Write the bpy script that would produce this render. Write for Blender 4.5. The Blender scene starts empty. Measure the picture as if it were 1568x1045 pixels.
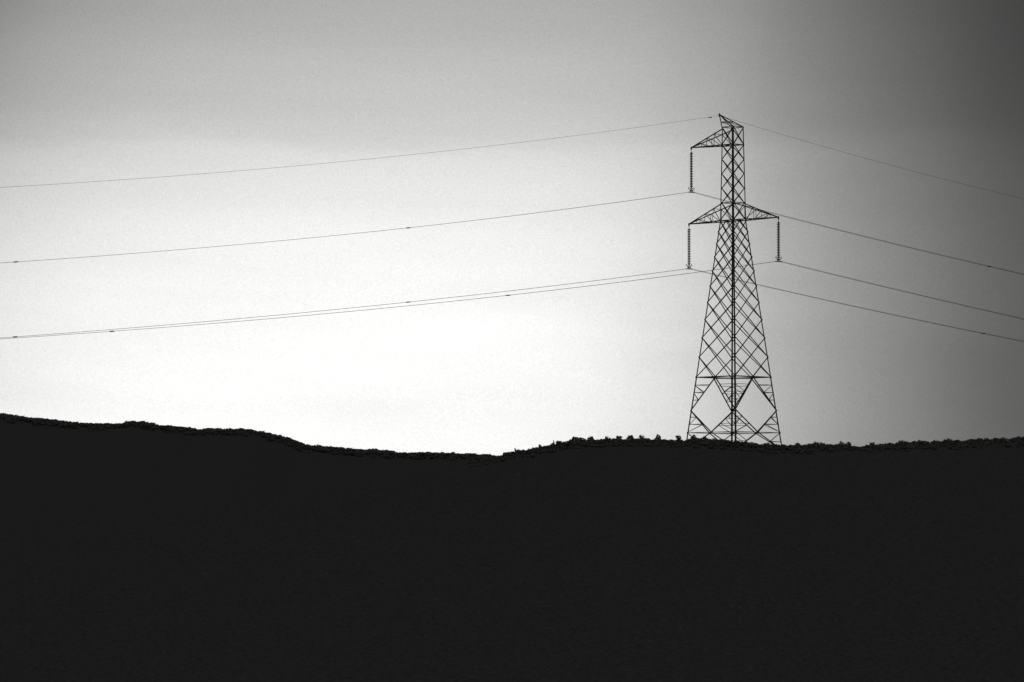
import bpy, math, random
import numpy as np
from mathutils import Vector, Matrix
random.seed(7); rng = np.random.default_rng(11)
S = bpy.context.scene
S.view_settings.view_transform = 'Standard'
S.view_settings.look = 'None'
S.view_settings.exposure = 0
CAMZ = 40.0
F = 5880.0                      # focal length in 1568-wide photo units (135 mm lens)
TH = math.atan(297.5 / F)       # camera looks slightly up

def survey(px, py, depth):
    """world point at ground distance 'depth' seen on the photo at px,py"""
    X = (px - 784) / F; Y = (522.5 - py) / F
    y = math.cos(TH) - Y * math.sin(TH); z = math.sin(TH) + Y * math.cos(TH)
    k = depth / y
    return Vector((X * k, depth, z * k + CAMZ))

# ------------------------------------------------------------ materials
def mat(name, c0, c1=None, scale=1.0, rough=0.9, bump=0.0, metallic=0.0, spec=0.1, detail=5):
    m = bpy.data.materials.new(name); m.use_nodes = True
    nt = m.node_tree; b = nt.nodes['Principled BSDF']
    b.inputs['Roughness'].default_value = rough
    b.inputs['Metallic'].default_value = metallic
    b.inputs['Specular IOR Level'].default_value = spec
    c1 = c1 or c0
    tc = nt.nodes.new('ShaderNodeTexCoord')
    n = nt.nodes.new('ShaderNodeTexNoise'); n.inputs['Scale'].default_value = scale
    n.inputs['Detail'].default_value = detail
    r = nt.nodes.new('ShaderNodeValToRGB')
    r.color_ramp.elements[0].position = 0.3; r.color_ramp.elements[1].position = 0.7
    r.color_ramp.elements[0].color = (*c0, 1); r.color_ramp.elements[1].color = (*c1, 1)
    nt.links.new(tc.outputs['Object'], n.inputs['Vector'])
    nt.links.new(n.outputs['Fac'], r.inputs['Fac'])
    nt.links.new(r.outputs['Color'], b.inputs['Base Color'])
    if bump:
        bp = nt.nodes.new('ShaderNodeBump'); bp.inputs['Strength'].default_value = bump
        bp.inputs['Distance'].default_value = 0.3
        nt.links.new(n.outputs['Fac'], bp.inputs['Height'])
        nt.links.new(bp.outputs['Normal'], b.inputs['Normal'])
    return m
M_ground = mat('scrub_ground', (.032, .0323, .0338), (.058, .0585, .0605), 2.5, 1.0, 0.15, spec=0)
M_leaf = mat('foliage', (.088, .0885, .091), (.112, .1125, .116), 1.3, 1.0, spec=0)
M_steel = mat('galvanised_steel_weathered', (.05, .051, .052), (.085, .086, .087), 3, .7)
M_glass = mat('insulator_glazed_porcelain', (.03, .03, .03), (.05, .05, .05), 8, .5, spec=.2)
M_wire = mat('aluminium_conductor', (.06, .06, .06), (.08, .08, .08), 5, .7)
M_conc = mat('concrete_footing', (.2, .2, .2), (.3, .3, .3), 4, .95)

def mesh_obj(name, V, Fc, m, parent=None, smooth=False):
    me = bpy.data.meshes.new(name); me.from_pydata([tuple(v) for v in V], [], Fc)
    me.materials.append(m); me.update()
    if smooth:
        for p in me.polygons: p.use_smooth = True
    o = bpy.data.objects.new(name, me); S.collection.objects.link(o)
    if parent: o.parent = parent
    return o
def empty(name, loc=(0, 0, 0)):
    e = bpy.data.objects.new(name, None); e.location = loc; S.collection.objects.link(e); return e

# ------------------------------------------------------------ terrain
prof = [(-400,620),(-100,628),(0,634),(50,640),(100,646),(150,650),(190,650),(207,646),(225,647),(240,651),(280,654),
 (312,659),(318,657),(350,658),(385,659),(410,663),(440,671),(470,682),(520,686),(570,689),(610,693),(700,695),
 (757,698),(900,702),(1200,708),(2000,715)]
profN = [(-1200,850),(0,800),(400,755),(600,724),(700,707),(757,698),(775,693),(800,688),(830,684),(855,677),(880,673.5),(920,671.5),
 (960,671),(1000,671),(1045,673),(1060,669.5),(1100,671.5),(1140,676),(1200,681),(1250,678.5),(1300,679.5),(1310,683),(1350,679),
 (1400,675.5),(1500,672.5),(1568,670),(1800,668),(2500,690)]
YN, YF = 505.0, 1500.0
fx_, fz_ = zip(*[(survey(a, b, YF).x, survey(a, b, YF).z) for a, b in prof])
nx_, nz_ = zip(*[(survey(a, b, YN).x, survey(a, b, YN).z) for a, b in profN])
HN, HF = .58, 1.25
def smax(a, b, k):
    return np.maximum(a, b) + k * np.log1p(np.exp(-np.abs(a - b) / k))
def lumps(x, y):
    return (np.sin(x*.9+np.sin(y*.7)*1.7)*np.sin(y*1.1+np.sin(x*.53)*2.1)*.5
            + np.sin(x*.21+1.3*np.sin(y*.17))*np.sin(y*.19+1.1*np.sin(x*.13)))
def height(x, y):
    x = np.asarray(x, float); y = np.asarray(y, float)
    yc = YN + 3*np.sin(x*.05)
    n = np.interp(x, nx_, nz_) - HN - .13*(np.sqrt((y-yc)**2+18**2)-18)
    f = np.interp(x, fx_, fz_) - HF - .16*(np.sqrt((y-YF)**2+60**2)-60)
    fl = np.full_like(x, CAMZ-34.0) + 2*np.sin(x*.004)*np.cos(y*.003)
    c = CAMZ-1.7-.085*np.sqrt((y+5)**2+25)+.085*7
    z = smax(smax(fl, f, .8), n, .5)
    z = np.where(y < 260, smax(z, c, .5), z)
    near = np.exp(-((y-yc)/14)**2)
    return z + lumps(x, y)*.22*(1-near) * np.clip((np.abs(y)-20)/60, 0, 1)
def axis(segs):
    out = []
    for a, b, st in segs: out += list(np.arange(a, b, st))
    return out
gx = [-25000,-12000,-6000,-3000,-1800,-1200,-800,-600] + axis([(-450,-120,6),(-120,120,1.2),(120,450,6)]) + [450,600,800,1200,1800,3000,6000,12000,25000]
gy = [-25000,-8000,-3000,-1000,-400,-150,-60] + axis([(-30,300,6),(300,560,1.4),(560,1380,20),(1380,1620,5)]) + [1620,1700,1800,2000,2500,3500,6000,12000,25000]
GX, GY = np.meshgrid(gx, gy); GZ = height(GX, GY)
nyy, nxx = GX.shape
V = np.stack([GX.ravel(), GY.ravel(), GZ.ravel()], 1)
idx = np.arange(nyy*nxx).reshape(nyy, nxx)
Q = np.stack([idx[:-1, :-1].ravel(), idx[:-1, 1:].ravel(), idx[1:, 1:].ravel(), idx[1:, :-1].ravel()], 1)
def np_mesh(name, V, Fa, m, parent=None, smooth=False):
    k = Fa.shape[1]; me = bpy.data.meshes.new(name)
    me.vertices.add(len(V)); me.vertices.foreach_set('co', V.astype(np.float32).ravel())
    me.loops.add(Fa.size); me.loops.foreach_set('vertex_index', Fa.astype(np.int32).ravel())
    me.polygons.add(len(Fa)); me.polygons.foreach_set('loop_start', np.arange(0, Fa.size, k, dtype=np.int32))
    me.polygons.foreach_set('use_smooth', np.full(len(Fa), smooth))
    me.materials.append(m); me.update(calc_edges=True); me.validate()
    o = bpy.data.objects.new(name, me); S.collection.objects.link(o)
    if parent: o.parent = parent
    return o
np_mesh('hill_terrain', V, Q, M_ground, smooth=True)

# ------------------------------------------------------------ tree masses
def proto(kind, nleaf, leaf):
    """unit tree: height 1, crown radius ~0.5; triangles: trunk, limbs, leaf tufts"""
    vs, fs = [], []
    def tri(a, b, c):
        i = len(vs); vs.extend([a, b, c]); fs.append((i, i+1, i+2))
    for a in range(3):   # tapered trunk
        t0, t1 = a*2.094, (a+1)*2.094
        tri((.045*math.cos(t0), .045*math.sin(t0), -.4), (.045*math.cos(t1), .045*math.sin(t1), -.4), (0, 0, .8))
    cl = []
    if kind == 'round':
        for i in range(9):
            a = rng.uniform(0, 6.28); r = rng.uniform(.08, .34); cl.append((r*math.cos(a), r*math.sin(a), rng.uniform(.35, .80), rng.uniform(.14, .23)))
        cl.append((rng.uniform(-.1, .1), rng.uniform(-.1, .1), .83, .15))
    else:
        for i in range(11):
            h = i/10; a = rng.uniform(0, 6.28); r = .2*(1-h); cl.append((r*math.cos(a), r*math.sin(a), .2+.75*h, .24*(1-h)+.05))
    for (x, y, z, r) in cl:
        tri((0, 0, .35), (.03, 0, .35), (x, y, z))
    for i in range(nleaf):
        x, y, z, r = cl[rng.integers(len(cl))]
        d = rng.normal(size=3); d /= np.linalg.norm(d); p = np.array((x, y, z)) + d*r*rng.uniform(.35, 1)
        u = rng.normal(size=3)*.8; u -= d*u.dot(d)*.7; u /= np.linalg.norm(u); w = np.cross(u, d); w /= np.linalg.norm(w)+1e-6
        s = leaf*rng.uniform(.6, 1.3)
        tri(p+u*s, p-u*s*.6+w*s, p-u*s*.6-w*s)
    return np.array([np.array(v, float) for v in vs]), np.array(fs)
def scatter(name, pts, hs, ws, kinds, protos, m, sink):
    VV, FF, off = [], [], 0
    for (x, y), h, w, k in zip(pts, hs, ws, kinds):
        pv, pf = protos[k][rng.integers(len(protos[k]))]
        a = rng.uniform(0, 6.28); c, s = math.cos(a), math.sin(a)
        z0 = float(height(x, y))-sink
        q = np.empty_like(pv)
        q[:, 0] = (pv[:, 0]*c - pv[:, 1]*s)*w + x; q[:, 1] = (pv[:, 0]*s + pv[:, 1]*c)*w + y; q[:, 2] = pv[:, 2]*h + z0
        VV.append(q); FF.append(pf + off); off += len(pv)
    return np_mesh(name, np.concatenate(VV), np.concatenate(FF), m)
P1 = {'r': [proto('round', 300, .062) for _ in range(7)], 'c': [proto('cone', 190, .055) for _ in range(4)]}
pts, hs, ws, ks = [], [], [], []
for x in np.arange(-5, 95, .9):
    for y in np.arange(488, 514, 1.6):
        pr_ = .3+.7*min(1, max(0, (y-488)/14))
        if rng.random() > pr_: continue
        xx, yy = x+rng.uniform(-.5, .5), y+rng.uniform(-.8, .8)
        if (xx-30.3)**2+(yy-525)**2 < 90: continue
        px = xx/505*F+784
        k = 'c' if (775 < px < 860 and rng.random() < .2) else 'r'
        h = .95*(1+rng.normal()*.10)
        if px < 775: h *= .8
        if y < 498: h *= .8
        w = rng.uniform(1.1, 2.0)
        pts.append((xx, yy)); hs.append(h*(1.12 if k == 'c' else 1)); ws.append(w*(.65 if k == 'c' else 1)); ks.append(k)
# individual larger crowns standing above the scrub (irregularly spaced)
x = -1.0
while x < 92:
    px = x/505*F+784
    big = 850 < px < 1065
    h = rng.uniform(1.2, 1.65) if big else rng.uniform(1.08, 1.4)
    if px < 800: h *= .9
    if rng.random() < .15: h += .15
    w = rng.uniform(1.0, 1.7)
    for q in range(2 if rng.random() < .4 else 1):   # crowns often stand in pairs
        pts.append((x+q*rng.uniform(.5, .9), 505+rng.uniform(-3, 3))); hs.append(h-q*.12); ws.append(w)
        ks.append('r' if not (785 < px < 860) else ('c' if rng.random() < .5 else 'r'))
    x += rng.uniform(1.1, 2.6) if big else rng.uniform(1.3, 4.2)
scatter('ridge_trees', pts, hs, ws, ks, P1, M_leaf, .42)
P2 = {'r': [proto('round', 130, .09) for _ in range(6)]}
pts, hs, ws, ks = [], [], [], []
for x in np.arange(-235, 12, 1.8):
    for y in np.arange(1455, 1512, 4.5):
        if rng.random() > .25+.75*max(0, min(1, (y-1455)/30)): continue
        xx, yy = x+rng.uniform(-1, 1), y+rng.uniform(-2, 2)
        pts.append((xx, yy)); hs.append(2.4*(1+rng.normal()*.08)); ws.append(rng.uniform(2.6, 5.0)); ks.append('r')
scatter('distant_trees', pts, hs, ws, ks, P2, M_leaf, .95)

# ------------------------------------------------------------ pylon
TD = 525.0
axis0 = survey(1123, 500, TD)
CX, CY = axis0.x, TD
KM = TD / F
def lev(py): return survey(1123, py, TD).z
def rad(py):
    if py <= 338: return KM*np.interp(py, [195, 311, 338], [16.6, 17.3, 20])
    return KM*(20+(py-338)*(53/338.))
DEL = math.radians(-1.0)
def cor(i, py):
    a = DEL + i*math.pi/2          # 0 right, 1 back, 2 left, 3 front
    r = rad(py); return Vector((CX+r*math.cos(a), CY+r*math.sin(a), lev(py)))
class B:
    def __init__(s): s.v = []; s.f = []
    def beam(s, a, b, w, w2=None):
        w2 = w2 or w
        d = (b-a).normalized(); up = Vector((0, 0, 1)) if abs(d.z) < .95 else Vector((1, 0, 0))
        x = d.cross(up).normalized(); y = x.cross(d).normalized(); i = len(s.v)
        for p in (a, b):
            for sx, sy in ((-1, -1), (1, -1), (1, 1), (-1, 1)): s.v.append(p+x*sx*w/2+y*sy*w2/2)
        s.f += [(i, i+1, i+2, i+3), (i+7, i+6, i+5, i+4)]+[(i+k, i+4+k, i+4+(k+1) % 4, i+(k+1) % 4) for k in range(4)]
    def angle(s, a, b, w, t, inward):
        """L-section member"""
        d = (b-a).normalized(); n = (inward-d*inward.dot(d)).normalized(); m = d.cross(n)
        e1 = (n+m).normalized(); e2 = (n-m).normalized()
        prof = [Vector((0, 0)), Vector((w, 0)), Vector((w, t)), Vector((t, t)), Vector((t, w)), Vector((0, w))]
        i = len(s.v)
        for p in (a, b):
            for q in prof: s.v.append(p+e1*q.x+e2*q.y)
        s.f += [(i, i+1, i+2, i+3), (i, i+3, i+4, i+5), (i+9, i+8, i+7, i+6), (i+11, i+10, i+9, i+6)]
        s.f += [(i+k, i+6+k, i+6+(k+1) % 6, i+(k+1) % 6) for k in range(6)]
    def lathe(s, a, b, prof, n=10):
        d = (b-a); L = d.length; d = d/L; up = Vector((1, 0, 0)) if abs(d.x) < .9 else Vector((0, 1, 0))
        x = d.cross(up).normalized(); y = d.cross(x); i = len(s.v)
        for t, r in prof:
            for k in range(n):
                g = 2*math.pi*k/n; s.v.append(a+d*L*t+x*r*math.cos(g)+y*r*math.sin(g))
        for j in range(len(prof)-1):
            for k in range(n):
                s.f.append((i+j*n+k, i+j*n+(k+1) % n, i+(j+1)*n+(k+1) % n, i+(j+1)*n+k))
    def out(s, name, m, parent): return mesh_obj(name, s.v, s.f, m, parent)
pyl = empty('electricity_pylon')
BR, SM = .095, .07
legs = B()
for i in range(4):
    for a, b, w in ((195, 338, .14), (338, 578, .16), (578, 705, .19)):
        inw = Vector((CX, CY, 0))-cor(i, a); inw.z = 0
        legs.angle(cor(i, a), cor(i, b), w, .05, inw)
legs.out('corner_legs', M_steel, pyl)
br = B()
def face(fn):
    for i in range(4): fn(i, (i+1) % 4)
def belt(py, w=BR): face(lambda i, j: br.beam(cor(i, py), cor(j, py), w))
def xpan(a, b, w=BR): face(lambda i, j: (br.beam(cor(i, a), cor(j, b), w), br.beam(cor(j, a), cor(i, b), w)))
for py in (195, 222, 311, 338): belt(py)
belt(578, .13)
for py in (222, 338, 578):
    br.beam(cor(0, py), cor(2, py), SM); br.beam(cor(1, py), cor(3, py), SM)
xpan(195, 222)
sh = np.linspace(222, 311, 5)
for a, b in zip(sh[:-1], sh[1:]): xpan(a, b, .09)
xpan(311, 338)
sp = np.linspace(17, 31, 10); sp = sp*240/sp.sum(); nd = np.concatenate([[338], 338+np.cumsum(sp)])
for k in range(len(nd)-2): xpan(nd[k], nd[k+2], .092)
# half diagonals closing the lattice at both ends
def midp(i, j, py): return (cor(i, py)+cor(j, py))/2
face(lambda i, j: (br.beam(cor(i, nd[1]), midp(i, j, 338), BR), br.beam(cor(j, nd[1]), midp(i, j, 338), BR),
                   br.beam(cor(i, nd[-2]), midp(i, j, 578), BR), br.beam(cor(j, nd[-2]), midp(i, j, 578), BR)))
def lower(i, j):
    Mt = midp(i, j, 579); Mb = midp(i, j, 663)
    for c in (i, j):
        A = cor(c, 629); G = cor(c, 690)
        br.beam(Mt, A, .12); br.beam(A, Mb, .12); br.beam(Mb, G, .11); br.beam(Mb, cor(c, 663), .085)
        prev = cor(c, 579)
        for t in (.22, .45, .68):
            py = 579+50*t; q = Mt.lerp(A, t); l = cor(c, py)
            br.beam(l, q, SM); br.beam(prev if prev is not None else l, q, SM*.9) if t > .3 else None; prev = l
        prev = A
        for t in (.3, .62):
            q = A.lerp(Mb, t); l = cor(c, 629+34*t); br.beam(l, q, SM); br.beam(cor(c, 629+34*t+12), q, SM*.9)
        q = Mb.lerp(G, .5); br.beam(cor(c, 663), q, SM); br.beam(cor(c, 677), q, SM)
face(lower)
def plan(py):
    m = [midp(i, (i+1) % 4, py) for i in range(4)]
    for k in range(4): br.beam(m[k], m[(k+1) % 4], SM)
plan(579); plan(663)
br.out('lattice_bracing', M_steel, pyl)
gus = B()   # gusset plates at the joints
for i in range(4):
    for py in list(sh)+list(nd)+[629, 663]:
        p = cor(i, py); gus.beam(p-Vector((0, 0, .12)), p+Vector((0, 0, .12)), .15, .15)
gus.out('gusset_plates', M_steel, pyl)
ft = B()
for i in range(4):
    p = cor(i, 700); g = float(height(p.x, p.y)); ft.lathe(Vector((p.x, p.y, g-1)), Vector((p.x, p.y, g+.35)), [(0, .6), (.8, .6), (.8, .4), (1, .35), (1, 0)], 12)
ft.out('concrete_footings', M_conc, pyl)

def solve_tip(px, py, sgn):
    s = (px-784)/F
    s = s / (math.cos(TH)-(522.5-py)/F*math.sin(TH))
    t = (s*TD-CX)/(sgn*(1+s))
    return survey(px, py, TD-sgn*t)
def arm(name, px, py, sgn, up, lo):
    tip = solve_tip(px, py, sgn); b = B()
    cs = (0, 3) if sgn > 0 else (2, 1)
    n = 4
    for c in cs:
        U, L = cor(c, up), cor(c, lo)
        b.beam(U, tip, .12); b.beam(L, tip, .13)
        for k in range(1, n):
            u = U.lerp(tip, k/n); l = L.lerp(tip, k/n); b.beam(u, l, SM)
            l0 = L.lerp(tip, (k-1)/n); b.beam(u, l0, SM)
    for k in range(1, n):
        a = [cor(c, lo).lerp(tip, k/n) for c in cs]; a0 = [cor(c, lo).lerp(tip, (k-1)/n) for c in cs]
        b.beam(a[0], a[1], SM); b.beam(a0[0], a[1], SM)
        a = [cor(c, up).lerp(tip, k/n) for c in cs]; b.beam(a[0], a[1], SM)
    b.beam(tip+Vector((0, 0, .12)), tip-Vector((0, 0, .28)), .3, .2)
    b.out(name, M_steel, pyl); return tip
T1 = arm('upper_cross_arm', 1058.5, 226.5, -1, 198, 222)
T2 = arm('lower_cross_arm', 1055, 343.5, -1, 312, 338)
T3 = arm('lower_cross_arm_opposite', 1192, 333, 1, 312, 338)
pk = B(); TP = solve_tip(1101.5, 175.5, -1)
for i in range(4): pk.beam(cor(i, 195), TP, .11)
for t in (.4,):
    q = [cor(i, 195).lerp(TP, t) for i in range(4)]
    for k in range(4): pk.beam(q[k], q[(k+1) % 4], SM)
    pk.beam(cor(3, 195), q[2], SM); pk.beam(cor(0, 195), q[3], SM)
pk.beam(TP+Vector((0, 0, .15)), TP-Vector((0, 0, .3)), .2)
pk.out('earth_wire_peak', M_steel, pyl)

LD = Vector((math.cos(math.radians(45)), math.sin(math.radians(45)), 0))   # line direction
AD = Vector((LD.y, -LD.x, 0))
def insulator(name, tip, py_bot, px):
    bot = survey(px, py_bot, tip.y); bot.x = tip.x
    b = B()
    L = tip.z-bot.z; top = tip-Vector((0, 0, .65)); low = bot+Vector((0, 0, .38))
    b.lathe(tip-Vector((0, 0, .2)), top, [(0, .04), (1, .04)], 6)
    pr = [(0, .05)]; n = 22
    for k in range(n):
        t = (k+.5)/n; pr += [(t-.42/n, .06), (t-.30/n, .14), (t+.14/n, .25), (t+.24/n, .25), (t+.26/n, .07)]
    pr.append((1, .05)); b.lathe(top, low, pr, 12)
    o = b.out(name, M_glass, pyl)
    h = B()
    # arcing horns top, yoke plate, horns and suspension clamps below
    h.beam(top+Vector((0, 0, .1)), top+Vector((0, 0, .1))+LD*.35-Vector((0, 0, .3)), .05)
    h.beam(low, bot, .09)
    y0 = bot+Vector((0, 0, .2))
    h.beam(y0-AD*.28, y0+AD*.28, .1, .16)
    for s in (-1, 1):
        h.beam(y0+AD*.22*s, bot+AD*.22*s, .07)
        h.beam(bot+AD*.22*s-LD*.42+Vector((0, 0, -.05)), bot+AD*.22*s+LD*.42+Vector((0, 0, -.05)), .11)
        e = y0+LD*s*.62+Vector((0, 0, .22)); h.beam(y0, e, .06); h.beam(e, e+Vector((0, 0, .2))-LD*s*.12, .06)
    h.out(name+'_fittings', M_steel, pyl)
    return bot
A1 = insulator('insulator_string_upper', T1, 294, 1058)
A2 = insulator('insulator_string_lower', T2, 411.5, 1055)
A3 = insulator('insulator_string_opposite', T3, 400, 1192)

# ------------------------------------------------------------ wires
pw = empty('overhead_power_lines')
def fit(A, sgn, obs):
    d = LD*sgn; ss, zz = [], []
    for px, py in obs:
        dep = A.y
        for _ in range(30):
            p = survey(px, py, dep); s = (p.x-A.x)/d.x; dep = A.y+s*d.y
        p = survey(px, py, dep); ss.append(s); zz.append(p.z-A.z)
    ss = np.array(ss); zz = np.array(zz)
    c, *_ = np.linalg.lstsq(np.stack([ss, ss**2], 1), zz, rcond=None)
    return c
def s_at(A, sgn, px):
    d = LD*sgn; dep = A.y
    for _ in range(30):
        p = survey(px, 400, dep); s = (p.x-A.x)/d.x; dep = A.y+s*d.y
    return s
def wire(name, A, sgn, obs, r, twin, length, marks=()):
    c = fit(A, sgn, obs); d = LD*sgn; b = B()
    def P(s): return A+d*s+Vector((0, 0, c[0]*s+c[1]*s*s))
    for o in ([-.2, .2] if twin else [0]):
        n = 70; n0 = 6; ring = len(b.v)
        for k in range(n+1):
            p = P(length*k/n)+AD*o
            for g in range(n0):
                a = 2*math.pi*g/n0; b.v.append(p+AD*r*math.cos(a)+Vector((0, 0, r*math.sin(a))))
        for k in range(n):
            for g in range(n0):
                b.f.append((ring+k*n0+g, ring+k*n0+(g+1) % n0, ring+(k+1)*n0+(g+1) % n0, ring+(k+1)*n0+g))
    b.out(name, M_wire, pw)
    if marks:
        m = B()
        for px in marks:
            s = s_at(A, sgn, px); p = P(s)
            if twin:
                m.beam(p-AD*.2, p+AD*.2, .1, .10)
                for o in (-.2, .2): m.beam(p+AD*o-d*.14, p+AD*o+d*.14, .11, .13)
            else:
                q = p-Vector((0, 0, .09)); m.beam(q-d*.2, q+d*.2, .03)
                for e in (-1, 1): m.beam(q+d*.12*e, q+d*.27*e, .12)
        m.out(name+'_spacers', M_steel, pw)
RW, RE = .023, .017
TPa = TP+Vector((0, 0, -.15))
wire('earth_wire_left', TPa, -1, [(1090,180.5),(840,212),(400,260),(0,287)], RE, False, 230, (1088,))
wire('earth_wire_right', TPa, 1, [(1140,190.5),(1350,249),(1568,305)], RE, False, 230)
wire('phase_conductor_upper_left', A1, -1, [(900,316.5),(625,349),(24,401.5),(0,403)], RW, True, 230, (24, 625))
wire('phase_conductor_upper_right', A1, 1, [(1105,305.5),(1192,329),(1515,409),(1568,420)], RW, True, 230, (1515,))
wire('phase_conductor_lower_left', A2, -1, [(850,437.5),(625,463),(24,516),(0,518)], RW, True, 230, (24, 625))
wire('phase_conductor_lower_right', A2, 1, [(1090,419.5),(1160,436),(1505,511),(1568,523)], RW, True, 230, (1505,))
wire('phase_conductor_opposite_left', A3, -1, [(1155,405.5),(1055,417.5),(778,453),(172,508),(0,519)], RW, True, 230, (172, 778))
wire('phase_conductor_opposite_right', A3, 1, [(1380,445.5),(1568,489)], RW, True, 230)

# ------------------------------------------------------------ sky
SUN_AZ, SUN_EL = math.radians(-3.6), math.radians(3.0)
W = bpy.data.worlds.new('World'); S.world = W; W.use_nodes = True
nt = W.node_tree; N = nt.nodes; Lk = nt.links
bg = N['Background']
def math_(op, a, b=None, c=None, clamp=False):
    n = N.new('ShaderNodeMath'); n.operation = op; n.use_clamp = clamp
    for i, v in enumerate((a, b, c)):
        if v is None: continue
        if isinstance(v, (int, float)): n.inputs[i].default_value = v
        else: Lk.new(v, n.inputs[i])
    return n.outputs[0]
def curve(x, pts):
    n = N.new('ShaderNodeFloatCurve'); c = n.mapping.curves[0]
    c.points[0].location = pts[0]; c.points[1].location = pts[-1]
    for p in pts[1:-1]: c.points.new(*p)
    n.mapping.update(); Lk.new(x, n.inputs['Value']); return n.outputs[0]
sky = N.new('ShaderNodeTexSky'); sky.sky_type = 'NISHITA'; sky.sun_disc = False
sky.sun_elevation = SUN_EL; sky.sun_rotation = SUN_AZ; sky.altitude = 300; sky.dust_density = 3
bw = N.new('ShaderNodeRGBToBW'); Lk.new(sky.outputs[0], bw.inputs[0])
tc = N.new('ShaderNodeTexCoord'); sx = N.new('ShaderNodeSeparateXYZ'); Lk.new(tc.outputs['Generated'], sx.inputs[0])
az = math_('MULTIPLY', math_('ARCTAN2', sx.outputs[0], sx.outputs[1]), 57.2958)
el = math_('MULTIPLY', math_('ARCSINE', sx.outputs[2]), 57.2958)
def streak(fx, fy, seed, detail):
    cmb = N.new('ShaderNodeCombineXYZ'); Lk.new(math_('MULTIPLY', az, fx), cmb.inputs[0])
    Lk.new(math_('MULTIPLY', math_('MULTIPLY_ADD', az, .03, el), fy), cmb.inputs[1]); cmb.inputs[2].default_value = seed
    n = N.new('ShaderNodeTexNoise'); n.inputs['Scale'].default_value = 1.0; n.inputs['Detail'].default_value = detail
    Lk.new(cmb.outputs[0], n.inputs['Vector']); return math_('SUBTRACT', n.outputs['Fac'], .5)
cl = streak(.13, .6, 0, 5)             # broad stratus banks
c2 = streak(.2, 1.5, 4.7, 4)           # thinner horizontal streaks
elw = math_('ADD', el, math_('MULTIPLY', cl, 1.5))
u = math_('MULTIPLY_ADD', az, .05, .5, True)
v = math_('MULTIPLY', elw, .1)
u2 = math_('SUBTRACT', u, math_('MULTIPLY', math_('MAXIMUM', math_('SUBTRACT', v, .25), 0.0), math_('MULTIPLY', math_('SUBTRACT', .9, u, clamp=True), .28)), clamp=True)
gx_ = curve(u2, [(0,.55),(.118,.85),(.2,.95),(.313,1),(.4,1),(.5,.96),(.605,.75),(.70,.43),(.80,.21),(.882,.107),(1,.07)])
gy_ = curve(v, [(0,1),(.214,1.0),(.3,.985),(.409,.93),(.5,.82),(.56,.74),(.60,.62),(.7,.51),(.8,.42),(1,.25)])
g = math_('MULTIPLY', gx_, gy_)
g = math_('MULTIPLY', g, math_('MULTIPLY_ADD', cl, .30, 1.0))
g = math_('MULTIPLY', g, math_('MULTIPLY_ADD', c2, .13, 1.0))
# fine noise in sky brightness, imitating film grain
n2 = N.new('ShaderNodeTexNoise'); n2.inputs['Scale'].default_value = 2300; n2.inputs['Detail'].default_value = 2; Lk.new(tc.outputs['Generated'], n2.inputs['Vector'])
g = math_('MULTIPLY', g, math_('MULTIPLY_ADD', math_('SUBTRACT', n2.outputs['Fac'], .5), .30, 1.0))
# away from the glow the cloud deck settles to an even dusk grey
far = N.new('ShaderNodeMapRange'); far.interpolation_type = 'SMOOTHSTEP'
far.inputs['From Min'].default_value = 10; far.inputs['From Max'].default_value = 35
ang = math_('SQRT', math_('ADD', math_('MULTIPLY', az, az), math_('MULTIPLY', el, el))); Lk.new(ang, far.inputs['Value'])
mx = math_('ADD', math_('MULTIPLY', g, math_('SUBTRACT', 1.0, far.outputs[0])), math_('MULTIPLY', far.outputs[0], .23))
tot = math_('ADD', math_('MULTIPLY', mx, .985), math_('MULTIPLY', bw.outputs[0], .001))
tint = N.new('ShaderNodeVectorMath'); tint.operation = 'SCALE'; tint.inputs[0].default_value = (1.0, 1.004, .985); Lk.new(tot, tint.inputs['Scale'])
Lk.new(tint.outputs[0], bg.inputs['Color']); bg.inputs['Strength'].default_value = 1.0

sd = bpy.data.lights.new('sun', 'SUN'); sd.energy = .12; sd.angle = math.radians(12); sd.color = (1, .98, .95)
so = bpy.data.objects.new('sun', sd); S.collection.objects.link(so)
dirv = Vector((math.sin(SUN_AZ)*math.cos(SUN_EL), math.cos(SUN_AZ)*math.cos(SUN_EL), math.sin(SUN_EL)))
so.rotation_euler = dirv.to_track_quat('Z', 'Y').to_euler()

cd = bpy.data.cameras.new('camera'); cd.lens = 135; cd.sensor_width = 36; cd.clip_start = .5; cd.clip_end = 60000
co = bpy.data.objects.new('camera', cd); S.collection.objects.link(co)
co.location = (0, 0, CAMZ); co.rotation_euler = (math.radians(90)+TH, 0, 0); S.camera = co
